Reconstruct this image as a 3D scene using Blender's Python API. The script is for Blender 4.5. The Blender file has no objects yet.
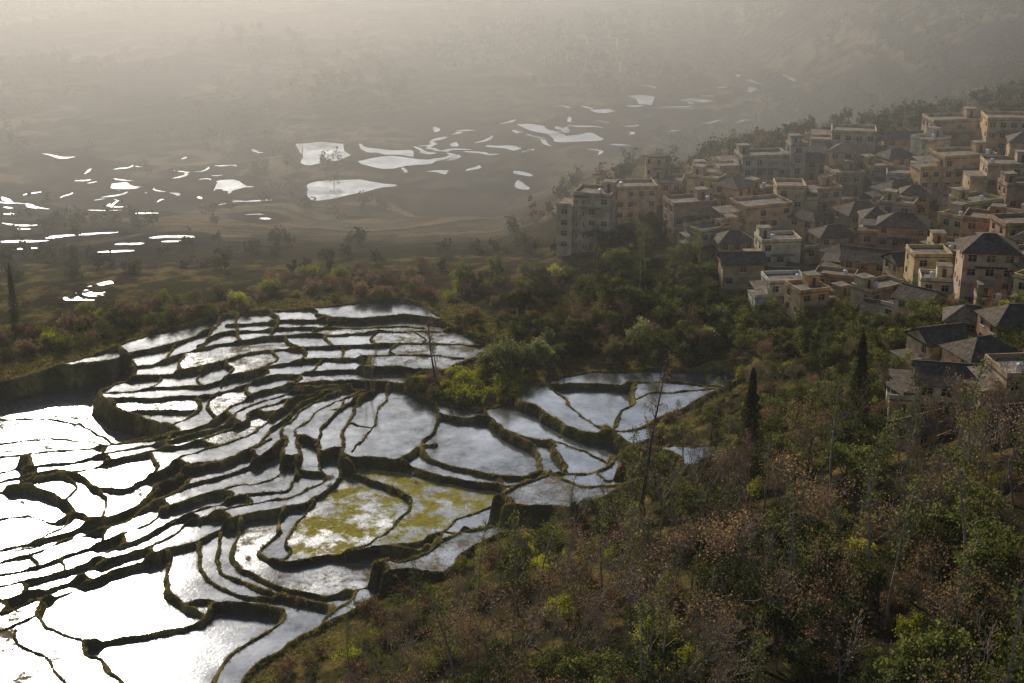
import bpy, math, random
import numpy as np
from mathutils import Vector
random.seed(7); RNG=np.random.default_rng(7)
S=bpy.context.scene
S.view_settings.view_transform='Standard'
S.view_settings.look='None'; S.view_settings.exposure=0

# ------------------------------------------------------------------ camera
CAMZ=120.0; PITCH=math.radians(20); FL=1407.0
cam=bpy.data.cameras.new('camera'); cam.sensor_width=36; cam.lens=36*FL/1024.0
cam.clip_start=1; cam.clip_end=20000
co=bpy.data.objects.new('camera',cam); S.collection.objects.link(co)
co.location=(0,0,CAMZ); co.rotation_euler=(math.radians(90)-PITCH,0,0); S.camera=co

# ------------------------------------------------------------------ noise
TAB=np.random.default_rng(3).random((256,256))
def vnoise(x,y,sc,seed=0):
    x=np.asarray(x,float)/sc+seed*17.3+1000; y=np.asarray(y,float)/sc+seed*9.7+1000
    xi=np.floor(x).astype(int); yi=np.floor(y).astype(int)
    fx=x-xi; fy=y-yi; fx=fx*fx*(3-2*fx); fy=fy*fy*(3-2*fy)
    a=TAB[yi%256,xi%256]; b=TAB[yi%256,(xi+1)%256]; c=TAB[(yi+1)%256,xi%256]; d=TAB[(yi+1)%256,(xi+1)%256]
    return (a*(1-fx)+b*fx)*(1-fy)+(c*(1-fx)+d*fx)*fy-0.5
def fbm(x,y,sc,seed=0,o=4):
    r=0;a=1
    for i in range(o):
        r=r+a*vnoise(x,y,sc/2**i,seed+i); a*=0.5
    return r
def ss(t):
    t=np.clip(t,0,1); return t*t*(3-2*t)

# ------------------------------------------------------------------ terrain
TA,TB=0.072,0.02
def footd(x,y): return (x+39)*0.79-(y-180)*0.615
def H(x,y):
    x=np.asarray(x,float); y=np.asarray(y,float)
    d=footd(x,y)
    T=TA*(np.minimum(y,345)-180)+TB*np.clip(x,-160,60)
    far=-16+0.055*np.maximum(y-620,0)+0.16*np.maximum(y-1150,0)
    k=ss((y-325+20*vnoise(x,y,55,33)*ss((y-330)/20))/240)
    T=T*(1-k)+far*k
    N=0.42*(np.sqrt(d*d+64)+d)/2
    N=N*(1-0.8*ss((y-380)/150))
    N=np.where(N>95,95,N)
    vm=16+0.17*np.clip(x-20,0,200)
    V=vm*ss((y-306)/150)*ss((x+8)/42)
    V=V*(1-0.95*ss((y-450)/190)*(1-ss((x-110)/110)))
    V=V+34*ss((x-150-0.05*(y-500))/220)*ss((y-430)/250)
    amp=2.2*ss((d-6)/25)+9*ss((y-390)/250)
    return T+N+V+amp*fbm(x,y,70,1)+0.25*amp*fbm(x,y,17,5,2)
cP,sP=math.cos(PITCH),math.sin(PITCH)
TT=np.concatenate([np.arange(60,700,1.0),np.arange(700,3500,5.0)])
def hit(u,v):
    dx=(u-512)/FL; s=(v-341.5)/FL; dy=cP-sP*s; dz=-(sP+cP*s)
    z=CAMZ+dz*TT; h=H(dx*TT,dy*TT); b=np.nonzero(z<h)[0]
    i=b[0] if len(b) else len(TT)-1
    i=max(i,1); e0=z[i-1]-h[i-1]; e1=z[i]-h[i]; f=e0/(e0-e1) if e0!=e1 else 0
    t=TT[i-1]+(TT[i]-TT[i-1])*f
    return dx*t,dy*t
def hitT(P):
    P=np.asarray(P,float)
    dx=(P[:,0]-512)/FL; s=(P[:,1]-341.5)/FL; dy=cP-sP*s; dz=-(sP+cP*s)
    t=(CAMZ+TA*180)/(-dz+TA*dy+TB*dx)
    return np.stack([dx*t,dy*t],1)

# ------------------------------------------------------------------ mesh utils
def mesh_np(name,V,F,mats,midx=None,smooth=False):
    V=np.asarray(V,np.float32); F=np.asarray(F,np.int32)
    me=bpy.data.meshes.new(name); k=F.shape[1]
    me.vertices.add(len(V)); me.vertices.foreach_set('co',V.ravel())
    me.loops.add(F.size); me.loops.foreach_set('vertex_index',F.ravel())
    me.polygons.add(len(F)); me.polygons.foreach_set('loop_start',np.arange(0,F.size,k,dtype=np.int32))
    me.polygons.foreach_set('loop_total',np.full(len(F),k,np.int32))
    if midx is not None: me.polygons.foreach_set('material_index',np.asarray(midx,np.int32))
    me.polygons.foreach_set('use_smooth',np.full(len(F),smooth,bool))
    for m in mats: me.materials.append(m)
    me.update(calc_edges=True)
    return me
def add_obj(name,me,loc=(0,0,0),rot=0,sc=1,parent=None):
    o=bpy.data.objects.new(name,me); o.location=loc; o.rotation_euler=(0,0,rot)
    o.scale=(sc,sc,sc) if not isinstance(sc,tuple) else sc
    S.collection.objects.link(o)
    if parent: o.parent=parent
    return o
def setcol(me,name,C):
    a=me.color_attributes.new(name=name,type='FLOAT_COLOR',domain='POINT')
    C4=np.ones((len(C),4),np.float32); C4[:,:3]=C; a.data.foreach_set('color',C4.ravel())

# ------------------------------------------------------------------ materials
def newmat(n):
    m=bpy.data.materials.new(n); m.use_nodes=True; nt=m.node_tree
    for x in list(nt.nodes): nt.nodes.remove(x)
    out=nt.nodes.new('ShaderNodeOutputMaterial'); return m,nt,out
def noise_ramp(nt,scale,cols,detail=6,coord='Object',pos=None,rough=0.6):
    tc=nt.nodes.new('ShaderNodeTexCoord'); n=nt.nodes.new('ShaderNodeTexNoise')
    n.inputs['Scale'].default_value=scale; n.inputs['Detail'].default_value=detail; n.inputs['Roughness'].default_value=rough
    nt.links.new(tc.outputs[coord],n.inputs['Vector'])
    r=nt.nodes.new('ShaderNodeValToRGB'); nt.links.new(n.outputs['Fac'],r.inputs['Fac'])
    pos=pos or [0.3+0.4*i/(len(cols)-1) for i in range(len(cols))]
    while len(r.color_ramp.elements)<len(cols): r.color_ramp.elements.new(0.5)
    for i,p in enumerate(pos): r.color_ramp.elements[i].position=p
    for i,c in enumerate(cols): r.color_ramp.elements[i].color=(*c,1)
    return n,r
def mat_simple(n,scale,cols,rough=0.9,bump=0.0,detail=6,spec=0.2):
    m,nt,out=newmat(n); b=nt.nodes.new('ShaderNodeBsdfPrincipled')
    b.inputs['Roughness'].default_value=rough; b.inputs['Specular IOR Level'].default_value=spec
    nn,r=noise_ramp(nt,scale,cols,detail); nt.links.new(r.outputs['Color'],b.inputs['Base Color'])
    if bump:
        bp=nt.nodes.new('ShaderNodeBump'); bp.inputs['Strength'].default_value=bump; bp.inputs['Distance'].default_value=0.1
        nt.links.new(nn.outputs['Fac'],bp.inputs['Height']); nt.links.new(bp.outputs['Normal'],b.inputs['Normal'])
    nt.links.new(b.outputs['BSDF'],out.inputs['Surface']); return m
def mat_ground(n):
    m,nt,out=newmat(n); b=nt.nodes.new('ShaderNodeBsdfDiffuse')
    a=nt.nodes.new('ShaderNodeVertexColor'); a.layer_name='base'
    nn,r=noise_ramp(nt,0.9,[(0.4,0.38,0.36),(1,1,1),(1.6,1.5,1.2)],detail=9,rough=0.7)
    mx=nt.nodes.new('ShaderNodeMix'); mx.data_type='RGBA'; mx.blend_type='MULTIPLY'; mx.inputs['Factor'].default_value=1
    nt.links.new(a.outputs['Color'],mx.inputs['A']); nt.links.new(r.outputs['Color'],mx.inputs['B'])
    nt.links.new(mx.outputs['Result'],b.inputs['Color'])
    bp=nt.nodes.new('ShaderNodeBump'); bp.inputs['Strength'].default_value=0.8; bp.inputs['Distance'].default_value=0.35
    nt.links.new(nn.outputs['Fac'],bp.inputs['Height']); nt.links.new(bp.outputs['Normal'],b.inputs['Normal'])
    nt.links.new(b.outputs['BSDF'],out.inputs['Surface']); return m
def mat_water(n,refl=(0.12,0.46),rough=0.08,moss=None,lo=0.5,hi=0.62):
    m,nt,out=newmat(n)
    g=nt.nodes.new('ShaderNodeBsdfGlossy'); g.inputs['Color'].default_value=(0.92,0.96,1,1)
    d=nt.nodes.new('ShaderNodeBsdfDiffuse')
    _,r=noise_ramp(nt,0.12,[(0.06,0.065,0.065),(0.12,0.115,0.10)],detail=4); nt.links.new(r.outputs['Color'],d.inputs['Color'])
    tc=nt.nodes.new('ShaderNodeTexCoord')
    nz=nt.nodes.new('ShaderNodeTexNoise'); nz.inputs['Scale'].default_value=1.7; nz.inputs['Detail'].default_value=5; nz.inputs['Roughness'].default_value=0.6
    nt.links.new(tc.outputs['Object'],nz.inputs['Vector'])
    bp=nt.nodes.new('ShaderNodeBump'); bp.inputs['Strength'].default_value=0.4; bp.inputs['Distance'].default_value=0.05
    nt.links.new(nz.outputs['Fac'],bp.inputs['Height']); nt.links.new(bp.outputs['Normal'],g.inputs['Normal'])
    nb,rb=noise_ramp(nt,0.07,[(rough*0.5,)*3,(rough*1.5,)*3],detail=3); nt.links.new(rb.outputs['Color'],g.inputs['Roughness'])
    nb,rf=noise_ramp(nt,0.06,[(refl[0],)*3,(refl[1],)*3],detail=10,rough=0.82,pos=[0.36,0.6])
    mx=nt.nodes.new('ShaderNodeMixShader'); nt.links.new(rf.outputs['Color'],mx.inputs['Fac'])
    nt.links.new(d.outputs[0],mx.inputs[1]); nt.links.new(g.outputs[0],mx.inputs[2])
    last=mx
    if moss:
        md=nt.nodes.new('ShaderNodeBsdfDiffuse'); _,mr=noise_ramp(nt,1.2,moss,detail=6); nt.links.new(mr.outputs['Color'],md.inputs['Color'])
        n2,r2=noise_ramp(nt,0.22,[(0,0,0),(1,1,1)],detail=8,pos=[lo,hi],rough=0.75)
        m2=nt.nodes.new('ShaderNodeMixShader'); nt.links.new(r2.outputs['Color'],m2.inputs['Fac'])
        nt.links.new(mx.outputs[0],m2.inputs[1]); nt.links.new(md.outputs[0],m2.inputs[2]); last=m2
    nt.links.new(last.outputs[0],out.inputs['Surface']); return m
def mat_leaf(n,cols,trans=0.45):
    m,nt,out=newmat(n)
    _,r=noise_ramp(nt,0.9,cols,detail=3)
    oi=nt.nodes.new('ShaderNodeObjectInfo'); hs=nt.nodes.new('ShaderNodeHueSaturation')
    mr=nt.nodes.new('ShaderNodeMapRange'); mr.inputs['To Min'].default_value=0.55; mr.inputs['To Max'].default_value=1.45
    nt.links.new(oi.outputs['Random'],mr.inputs['Value']); nt.links.new(mr.outputs['Result'],hs.inputs['Value'])
    nt.links.new(r.outputs['Color'],hs.inputs['Color'])
    d=nt.nodes.new('ShaderNodeBsdfDiffuse'); t=nt.nodes.new('ShaderNodeBsdfTranslucent')
    nt.links.new(hs.outputs['Color'],d.inputs['Color']); nt.links.new(hs.outputs['Color'],t.inputs['Color'])
    mx=nt.nodes.new('ShaderNodeMixShader'); mx.inputs['Fac'].default_value=trans
    nt.links.new(d.outputs[0],mx.inputs[1]); nt.links.new(t.outputs[0],mx.inputs[2]); nt.links.new(mx.outputs[0],out.inputs['Surface'])
    return m
M_ground=mat_ground('earth_ground')
M_water=mat_water('paddy_water')
M_wfar=mat_water('distant_paddy_water',(0.2,0.45),0.2)
M_moss=mat_water('mossy_paddy',(0.15,0.4),0.2,[(0.11,0.10,0.02),(0.24,0.205,0.035),(0.31,0.25,0.055)],0.42,0.54)
M_mud=mat_water('muddy_paddy',(0.14,0.4),0.2,[(0.07,0.055,0.035),(0.14,0.11,0.07),(0.21,0.165,0.10)],0.46,0.60)
M_bark=mat_simple('bark',3,[(0.04,0.03,0.022),(0.10,0.078,0.06)],bump=0.3)
M_barkpale=mat_simple('pale_bark',3,[(0.17,0.135,0.10),(0.36,0.29,0.22)],bump=0.3)
L_green=mat_leaf('leaf_green',[(0.045,0.055,0.014),(0.095,0.105,0.027),(0.17,0.165,0.045)],0.58)
L_olive=mat_leaf('leaf_olive',[(0.13,0.145,0.05),(0.24,0.25,0.09),(0.36,0.35,0.14)],0.5)
L_dark=mat_leaf('leaf_dark',[(0.02,0.027,0.012),(0.04,0.047,0.018),(0.07,0.074,0.028)],0.45)
L_yel=mat_leaf('leaf_yellow_green',[(0.18,0.19,0.02),(0.31,0.31,0.03),(0.42,0.38,0.045)],0.58)
L_brown=mat_leaf('leaf_brown',[(0.10,0.062,0.036),(0.19,0.12,0.065),(0.30,0.19,0.09)],0.58)
L_grass=mat_leaf('dry_grass',[(0.08,0.07,0.018),(0.18,0.15,0.042),(0.32,0.26,0.075)],0.5)

# ------------------------------------------------------------------ terraces: bund lines
LN=[]
def L(w,*p): LN.append((p,w))
OUT=[(-190,420),(-60,398),(0,384),(60,366),(120,347),(170,330),(205,318),(250,313),(320,308),(370,300),(415,302),(445,322),(482,342),(485,352),
 (450,372),(405,384),(440,402),(480,412),(515,402),(545,386),(600,375),(680,372),(745,376),(752,398),(715,422),(665,440),(655,468),(628,492),(650,515),(720,512),(725,540),(690,548),(640,540),(600,552),
 (560,572),(500,560),(460,580),(445,604),(400,598),(355,625),(310,640),(275,662),(240,700),(205,790),(-240,790)]
L(1.3,*OUT,OUT[0])
L(1.6,(-80,412),(0,404),(40,403),(75,410),(110,427),(150,436),(182,436))
L(1.0,(120,347),(133,362),(136,378),(112,388),(104,400),(130,415),(175,428),(182,436))
L(0.8,(104,400),(140,402),(170,399),(196,398)); L(0.8,(130,415),(160,412),(198,412))
L(1.0,(-80,440),(0,432),(50,424),(95,430),(120,437))
L(0.9,(-80,452),(0,446),(60,440),(120,437),(150,436))
L(0.9,(-80,475),(0,463),(50,453),(100,448),(140,442),(182,436),(215,420),(235,405),(262,392),(300,385),(340,381),(405,384))
L(0.7,(-80,488),(0,476),(45,466),(95,458),(135,450),(172,443),(212,430),(238,414),(262,400),(300,391),(350,386))
L(0.9,(-80,500),(0,489),(40,480),(90,468),(125,460),(165,450),(205,440),(240,424),(262,408),(300,397),(332,390),(370,386))
L(0.9,(0,489),(35,487),(62,500),(73,515),(52,535),(20,549),(-80,565))
L(0.6,(-80,527),(0,516),(30,514),(52,522),(73,515))
L(0.8,(20,480),(70,470),(95,487),(128,492),(150,478),(185,462),(222,448),(255,432),(278,412),(300,397))
L(0.8,(73,515),(100,520),(133,508),(153,492),(192,472),(228,462),(260,444),(284,420),(305,402),(332,390))
L(0.7,(20,549),(60,538),(85,524),(110,518),(142,503),(170,484),(210,470),(240,458),(270,442))
L(0.9,(-80,586),(0,567),(40,553),(85,536),(120,524),(150,508),(190,488),(224,478),(256,466),(280,446),(288,424),(312,405),(345,388))
L(0.8,(-80,597),(0,580),(50,564),(100,546),(140,530),(165,512),(200,499),(236,489),(272,480),(284,462),(288,440))
L(0.8,(-80,609),(0,594),(50,577),(100,560),(143,543),(174,521),(214,508),(250,498),(288,490),(300,470),(296,450),(304,425),(330,404),(360,388))
L(0.8,(-80,622),(0,609),(50,590),(92,573),(135,556),(163,544),(186,526),(225,515),(262,507),(300,494),(326,480),(318,455),(325,430),(338,410),(375,386))
L(0.9,(-80,634),(0,622),(44,604),(80,588),(130,568),(168,552),(196,540),(243,521),(285,512),(318,500),(340,478),(345,458))
L(1.2,(44,604),(39,624),(58,642),(80,651),(130,643),(188,629),(201,618),(181,608),(172,585),(168,552))
L(1.2,(80,651),(88,665),(118,690),(160,790))
L(1.2,(39,624),(0,640),(-100,655))
L(1.3,(201,618),(216,606),(258,610),(287,618),(276,636),(246,655),(216,692),(190,790))
L(0.9,(181,608),(200,603),(216,606))
L(1.0,(196,540),(200,565),(214,588),(246,601),(298,606),(324,613),(331,625),(312,640))
L(1.3,(243,521),(234,545),(240,570),(268,590),(318,600),(356,598),(383,590))
L(0.9,(220,530),(217,552),(222,574),(250,592),(285,603))
L(1.3,(285,512),(276,535),(264,556),(282,572),(312,567),(345,560),(386,553))
L(1.0,(318,500),(305,520),(290,542),(296,560),(282,572))
L(1.3,(375,386),(357,405),(350,425),(345,458),(372,464),(402,464),(422,452),(437,447))
L(1.0,(390,385),(380,405),(374,430),(352,458))
L(1.5,(432,398),(442,415),(432,430),(422,452),(438,466),(470,474),(505,480),(540,477),(527,452),(505,436),(486,420),(480,412))
L(1.0,(442,415),(460,420),(486,420))
L(1.0,(345,458),(362,476),(398,489),(413,505),(398,528),(376,546),(345,560))
L(1.4,(402,464),(440,480),(480,486),(503,492),(493,513),(458,530),(441,546),(386,553))
L(1.3,(503,492),(538,494),(548,508),(520,522),(500,532),(462,546),(441,546))
L(1.3,(505,436),(525,444),(548,450),(590,468),(611,484),(596,499),(562,503),(548,508),(538,494),(545,480),(540,477))
L(0.8,(548,450),(562,470),(566,486),(562,503))
L(1.4,(515,402),(524,412),(548,428),(575,443),(611,450),(640,446),(662,438))
L(1.0,(548,387),(560,402),(572,420),(592,437),(611,450))
L(1.0,(545,390),(600,388),(660,392),(700,394),(752,398))
L(0.9,(632,391),(634,408),(624,430),(611,450))
L(0.8,(634,412),(660,404),(700,400),(745,400))
L(0.9,(640,446),(668,430),(695,418),(715,405))
L(1.3,(611,450),(628,465),(626,478),(611,484))
L(0.9,(596,499),(610,510),(628,492))
L(1.3,(548,508),(575,520),(605,520),(650,515))
L(1.0,(650,515),(680,528),(690,548))
L(1.3,(386,553),(430,562),(434,574),(408,588),(383,590),(398,604))
L(1.0,(434,574),(462,556),(510,546),(560,545),(600,552))
L(1.0,(441,546),(434,574))
L(0.9,(500,532),(520,546))
L(0.9,(331,625),(350,612),(356,598))
L(1.0,(60,366),(110,362),(150,352),(190,338),(215,326),(225,316))
L(1.0,(133,370),(165,361),(198,350),(240,341),(290,336),(340,334),(400,330),(450,328))
L(1.0,(136,378),(180,374),(222,364),(252,353),(300,349),(360,346),(430,344),(482,346))
L(1.0,(106,395),(150,391),(200,387),(242,375),(290,363),(350,360),(420,358),(465,362))
L(1.1,(175,428),(198,412),(196,398),(230,390),(280,378),(340,372),(400,372),(440,374))
L(1.0,(312,309),(330,320),(370,319),(410,317),(442,320))
L(0.9,(330,328),(370,326),(425,324))
L(0.8,(225,326),(260,323),(300,322),(330,320)); L(0.8,(196,346),(232,333),(275,330),(325,328))
for a in [((165,361),(172,349),(176,343)),((198,350),(212,338),(214,328)),((240,341),(236,326),(240,314)),((268,338),(276,324),(272,312)),((150,391),(160,384),(158,376)),
 ((200,387),(196,378),(205,368)),((222,388),(230,374),(226,363)),((258,384),(268,374),(262,368)),((262,370),(275,360),(272,352)),((300,363),(308,355),(300,349)),((340,360),(345,352),(352,346)),
 ((395,359),(390,352),(400,345)),((310,375),(318,368),(322,361)),((365,372),(370,364),(372,359)),((300,349),(292,342),(290,336)),((330,347),(325,340),(330,334)),((375,346),(372,338),(380,331)),
 ((420,345),(424,336),(418,330)),((330,320),(322,328),(315,335)),((215,420),(206,404),(214,394)),((250,398),(246,390),(252,384)),((290,387),(300,380),(296,376)),((180,374),(178,366),(182,356)),
 ((30,455),(34,468),(30,482)),((110,447),(104,456),(108,465)),((170,438),(168,444),(172,449)),((225,413),(234,420),(238,425)),((60,470),(72,484),(66,503)),((150,454),(156,466),(151,478)),((205,440),(212,446),(220,449)),
 ((262,408),(270,412),(278,412)),((100,487),(104,500),(100,520)),((180,464),(186,468),(192,472)),((110,527),(104,536),(100,546)),((30,556),(34,562),(36,569)),((190,472),(192,480),(190,488)),((250,450),(258,456),(262,463)),
 ((160,503),(166,508),(168,512)),((60,560),(64,566),(66,572)),((120,538),(124,544),(128,549)),((224,492),(230,498),(232,503)),((284,462),(292,464),(298,462)),((20,587),(24,594),(24,601)),((100,560),(106,564),(108,567)),
 ((190,514),(196,518),(198,523)),((245,499),(250,504),(252,510)),((300,470),(310,472),(324,474)),((296,440),(306,440),(320,445)),((80,578),(86,582),(90,584)),((150,550),(154,556),(158,559)),((330,410),(340,408),(342,400)),
 ((225,515),(228,521),(232,526)),((318,455),(330,452),(345,452)),((350,425),(362,428),(374,430)),((20,640),(28,660),(60,690),(80,790)),((0,605),(6,612),(4,620))]:
    L(0.7,*a)
MOSS=[(445,505),(345,510),(470,395)]
MUD=[(30,417),(20,440),(60,446),(20,670),(330,540),(290,595),(310,585),(525,535),(470,570),(235,400),(575,535),(180,366),(245,372),(400,338),(265,343),(420,352),(150,406),(180,405),(120,470),(210,434),(400,378),(265,420)]

g=0.31
gx=np.arange(-150,82,g); gy=np.arange(160,376,g); X,Y=np.meshgrid(gx,gy); ny,nx=X.shape
D=np.full(X.shape,50.0); W=np.full(X.shape,1.0)
def catmull(P,n=6):
    P=np.asarray(P,float); Q=np.vstack([2*P[0]-P[1],P,2*P[-1]-P[-2]]); out=[]
    for i in range(1,len(Q)-2):
        for t in np.arange(n)/n:
            out.append(0.5*((2*Q[i])+(-Q[i-1]+Q[i+1])*t+(2*Q[i-1]-5*Q[i]+4*Q[i+1]-Q[i+2])*t*t+(-Q[i-1]+3*Q[i]-3*Q[i+1]+Q[i+2])*t**3))
    out.append(Q[-2]); return np.array(out)
def wob(P):
    return np.stack([P[:,0]+1.7*vnoise(P[:,0],P[:,1],5,11)+0.8*vnoise(P[:,0],P[:,1],1.7,14),P[:,1]+1.7*vnoise(P[:,0],P[:,1],5,21)+0.8*vnoise(P[:,0],P[:,1],1.7,24)],1)
def world_line(p,n=6):
    P=hitT(catmull(p,n)); out=[]
    for a,b in zip(P[:-1],P[1:]):
        k=max(1,int(np.linalg.norm(b-a)/0.9))
        for i in range(k): out.append(a+(b-a)*i/k)
    out.append(P[-1]); return wob(np.array(out))
for p,w in LN:
    P=world_line(p)
    for a,b in zip(P[:-1],P[1:]):
        x0,x1=min(a[0],b[0])-7,max(a[0],b[0])+7; y0,y1=min(a[1],b[1])-7,max(a[1],b[1])+7
        i0,i1=max(0,int((x0-gx[0])/g)),min(nx,int((x1-gx[0])/g)+1); j0,j1=max(0,int((y0-gy[0])/g)),min(ny,int((y1-gy[0])/g)+1)
        if i1<=i0 or j1<=j0: continue
        xx=X[j0:j1,i0:i1]; yy=Y[j0:j1,i0:i1]; ab=b-a; t=np.clip(((xx-a[0])*ab[0]+(yy-a[1])*ab[1])/(ab@ab+1e-9),0,1)
        dd=np.hypot(xx-a[0]-t*ab[0],yy-a[1]-t*ab[1]); cur=D[j0:j1,i0:i1]; m=dd<cur
        cur[m]=dd[m]; W[j0:j1,i0:i1][m]=w
def inpoly(x,y,P):
    r=np.zeros(np.shape(x),bool); n=len(P)
    for i in range(n):
        x1,y1=P[i]; x2,y2=P[(i+1)%n]
        if y1==y2: continue
        c=((y1>y)!=(y2>y))&(x<(x2-x1)*(y-y1)/(y2-y1)+x1); r^=c
    return r
outw=world_line(tuple(OUT)+(OUT[0],)); dom=inpoly(X,Y,outw)
Hn=H(X,Y)
lab=np.where(dom&(D>g*0.62),0,-1).astype(np.int32)
LF=lab.ravel().tolist(); comps=[]; cur=0
for s0 in range(len(LF)):
    if LF[s0]!=0: continue
    cur+=1; LF[s0]=cur; q=[s0]; lst=[s0]
    while q:
        c=q.pop()
        for nb in (c-1,c+1,c-nx,c+nx):
            if 0<=nb<len(LF) and LF[nb]==0: LF[nb]=cur; q.append(nb); lst.append(nb)
    comps.append(lst)
lab=np.array(LF,np.int32).reshape(ny,nx)
lev=np.zeros(cur+1); kind=np.zeros(cur+1,int)
Hf=Hn.ravel()
for k,l in enumerate(comps,1):
    lev[k]=Hf[l].mean()+random.uniform(-0.15,0.15); kind[k]=1 if len(l)>60 else 0
def seedk(lst,kd):
    P=hitT(lst)
    for x,y in P:
        i=int((x-gx[0])/g); j=int((y-gy[0])/g)
        if 0<=i<nx and 0<=j<ny and lab[j,i]>0: kind[lab[j,i]]=kd
seedk(MUD,3); seedk(MOSS,2)
lb=lab.copy()
for it in range(4):
    z=(lb<=0)&dom
    for sh,ax in ((1,0),(-1,0),(1,1),(-1,1)):
        r=np.roll(lb,sh,ax); m=z&(lb<=0)&(r>0); lb[m]=r[m]
Lm=np.where(lb>0,lev[np.maximum(lb,0)],Hn)
def mxf(A,n):
    for it in range(n): A=np.maximum.reduce([A,np.roll(A,1,0),np.roll(A,-1,0),np.roll(A,1,1),np.roll(A,-1,1)])
    return A
def blr(A,n):
    for it in range(n): A=(A*2+np.roll(A,1,0)+np.roll(A,-1,0)+np.roll(A,1,1)+np.roll(A,-1,1))/6
    return A
Wd=np.maximum(blr(mxf(Lm,9),4),Lm); drop=Wd-Lm
ww=0.34*W+0.45*drop*(drop>0.15)
ww=ww*(1+0.9*vnoise(X,Y,3.0,31)+0.5*vnoise(X,Y,0.9,36))
q=np.clip((D-0.12)/np.maximum(ww,0.25),0,1); prof=1-ss(q)
kd=np.where(lb>0,kind[np.maximum(lb,0)],-1)
bed=np.where(kd==-1,Hn,np.where(kd==0,Lm+0.1,Lm-0.35))
crest=Wd+0.2
Z=bed+(crest-bed)*prof*np.where((kd==-1)&(~dom),0.8,1)
edge=ss(np.minimum.reduce([X-gx[0],gx[-1]-X,Y-gy[0],gy[-1]-Y])/6)
Z=Z+0.25*fbm(X,Y,1.6,41,3)*np.clip(prof*1.2+(kd<=0),0,1)
Z=Hn*(1-edge)+Z*edge
idx=np.arange(ny*nx).reshape(ny,nx)
F=np.stack([idx[:-1,:-1],idx[:-1,1:],idx[1:,1:],idx[1:,:-1]],-1).reshape(-1,4)
me=mesh_np('terraced_hillside',np.stack([X,Y,Z],-1).reshape(-1,3),F,[M_ground],smooth=True)
n1=fbm(X,Y,14,51); n2=fbm(X,Y,4,55)
cb=np.array([0.045,0.033,0.02]); cg=np.array([0.06,0.062,0.02]); cd=np.array([0.20,0.15,0.055]); cm=np.array([0.055,0.046,0.035])
a=np.clip(0.5+n1*1.6,0,1)[...,None]; b=np.clip(n2*2.0+0.05,0,1)[...,None]
C=cb*(1-a)+cg*a; C=C*(1-b)+cd*b
C=np.where((~dom)[...,None],C*0.6,C)
C=np.where(((prof<0.3)&(kd>=1))[...,None],cm,C)
setcol(me,'base',C.reshape(-1,3)); add_obj('terraced_hillside',me)
def water_mesh(name,kk,mat,dz=0.0):
    lbv=lb; same=(lbv[:-1,:-1]==lbv[:-1,1:])&(lbv[:-1,:-1]==lbv[1:,1:])&(lbv[:-1,:-1]==lbv[1:,:-1])&(lbv[:-1,:-1]>0)
    kc=kind[np.maximum(lbv[:-1,:-1],0)]; m=same&(kc==kk)
    f=F.reshape(ny-1,nx-1,4)[m]; u,inv=np.unique(f,return_inverse=True)
    v=np.stack([X.ravel()[u],Y.ravel()[u],Lm.ravel()[u]+dz],1)
    add_obj(name,mesh_np(name,v,inv.reshape(-1,4),[mat],smooth=True))
water_mesh('terrace_water',1,M_water); water_mesh('mossy_paddy_water',2,M_moss); water_mesh('muddy_paddy_water',3,M_mud,-0.05)

# ------------------------------------------------------------------ wide ground with distant paddies
def axis(*parts):
    out=[]
    for a,b,s in parts: out+=list(np.arange(a,b,s))
    out.append(parts[-1][1]); return np.array(out,float)
ax_=axis((-3000,-700,60),(-700,-160,3.5),(-160,260,2.5),(260,800,5),(800,3000,60)); ay_=axis((-1200,0,60),(0,80,5),(80,520,2.0),(520,1200,2.8),(1200,4500,40))
GX,GY=np.meshgrid(ax_,ay_); GZ=H(GX,GY)
stp=1.5; wx=GZ.copy(); fr_=wx/stp-np.floor(wx/stp); kq=ss((GY-378)/20)*ss((1300-GY)/200)*(1-ss((GX-15)/30)*ss((540-GY)/60))
GZ=GZ+kq*stp*(ss((fr_-0.72)/0.28)-fr_)
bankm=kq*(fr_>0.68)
ins=(GX>gx[0]+2.5)&(GX<gx[-1]-2.5)&(GY>gy[0]+2.5)&(GY<gy[-1]-2.5)
GZ=np.where(ins,GZ-7,GZ)
FP=[[(298,150),(325,146),(348,147),(350,152),(330,156),(305,162)],[(357,147),(374,147),(410,152),(407,156),(372,153)],[(358,159),(380,157),(427,160),(424,166),(385,168)],[(303,190),(318,180),(345,178),(395,184),(380,189),(345,198),(312,200)],
[(484,145),(525,146),(523,149),(486,149)],[(518,126),(545,124),(560,130),(548,134),(525,131)],[(545,133),(575,130),(602,138),(590,143),(560,142)],[(590,112),(605,108),(617,112),(600,117)],[(655,108),(682,113),(678,116),(658,112)],
[(680,100),(700,97),(714,101),(698,104)],[(764,72),(784,73),(800,78),(780,77)],[(213,183),(230,182),(248,186),(232,189),(216,187)],[(62,292),(78,290),(92,300),(88,304),(70,300)],[(86,287),(104,284),(118,290),(108,294),(90,292)],
[(40,154),(75,155),(60,157)],[(434,146),(455,144),(462,152),(440,153)],[(511,172),(532,171),(530,175),(514,176)],[(514,185),(528,184),(526,188),(516,189)],
[(110,186),(138,184),(140,188),(118,190)],[(425,172),(450,171),(446,174)],[(630,98),(648,96),(655,100),(640,102)]]
POLYS=[]
for p in FP:
    c=catmull(list(p)+[p[0]],4)[:-1]; pw=np.array([hit(a,b) for a,b in c])
    if np.ptp(pw[:,1])>75: continue
    POLYS.append(pw+np.stack([4*vnoise(pw[:,0],pw[:,1],9,3),6*vnoise(pw[:,0],pw[:,1],9,6)],1))
rr=random.Random(5)
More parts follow.
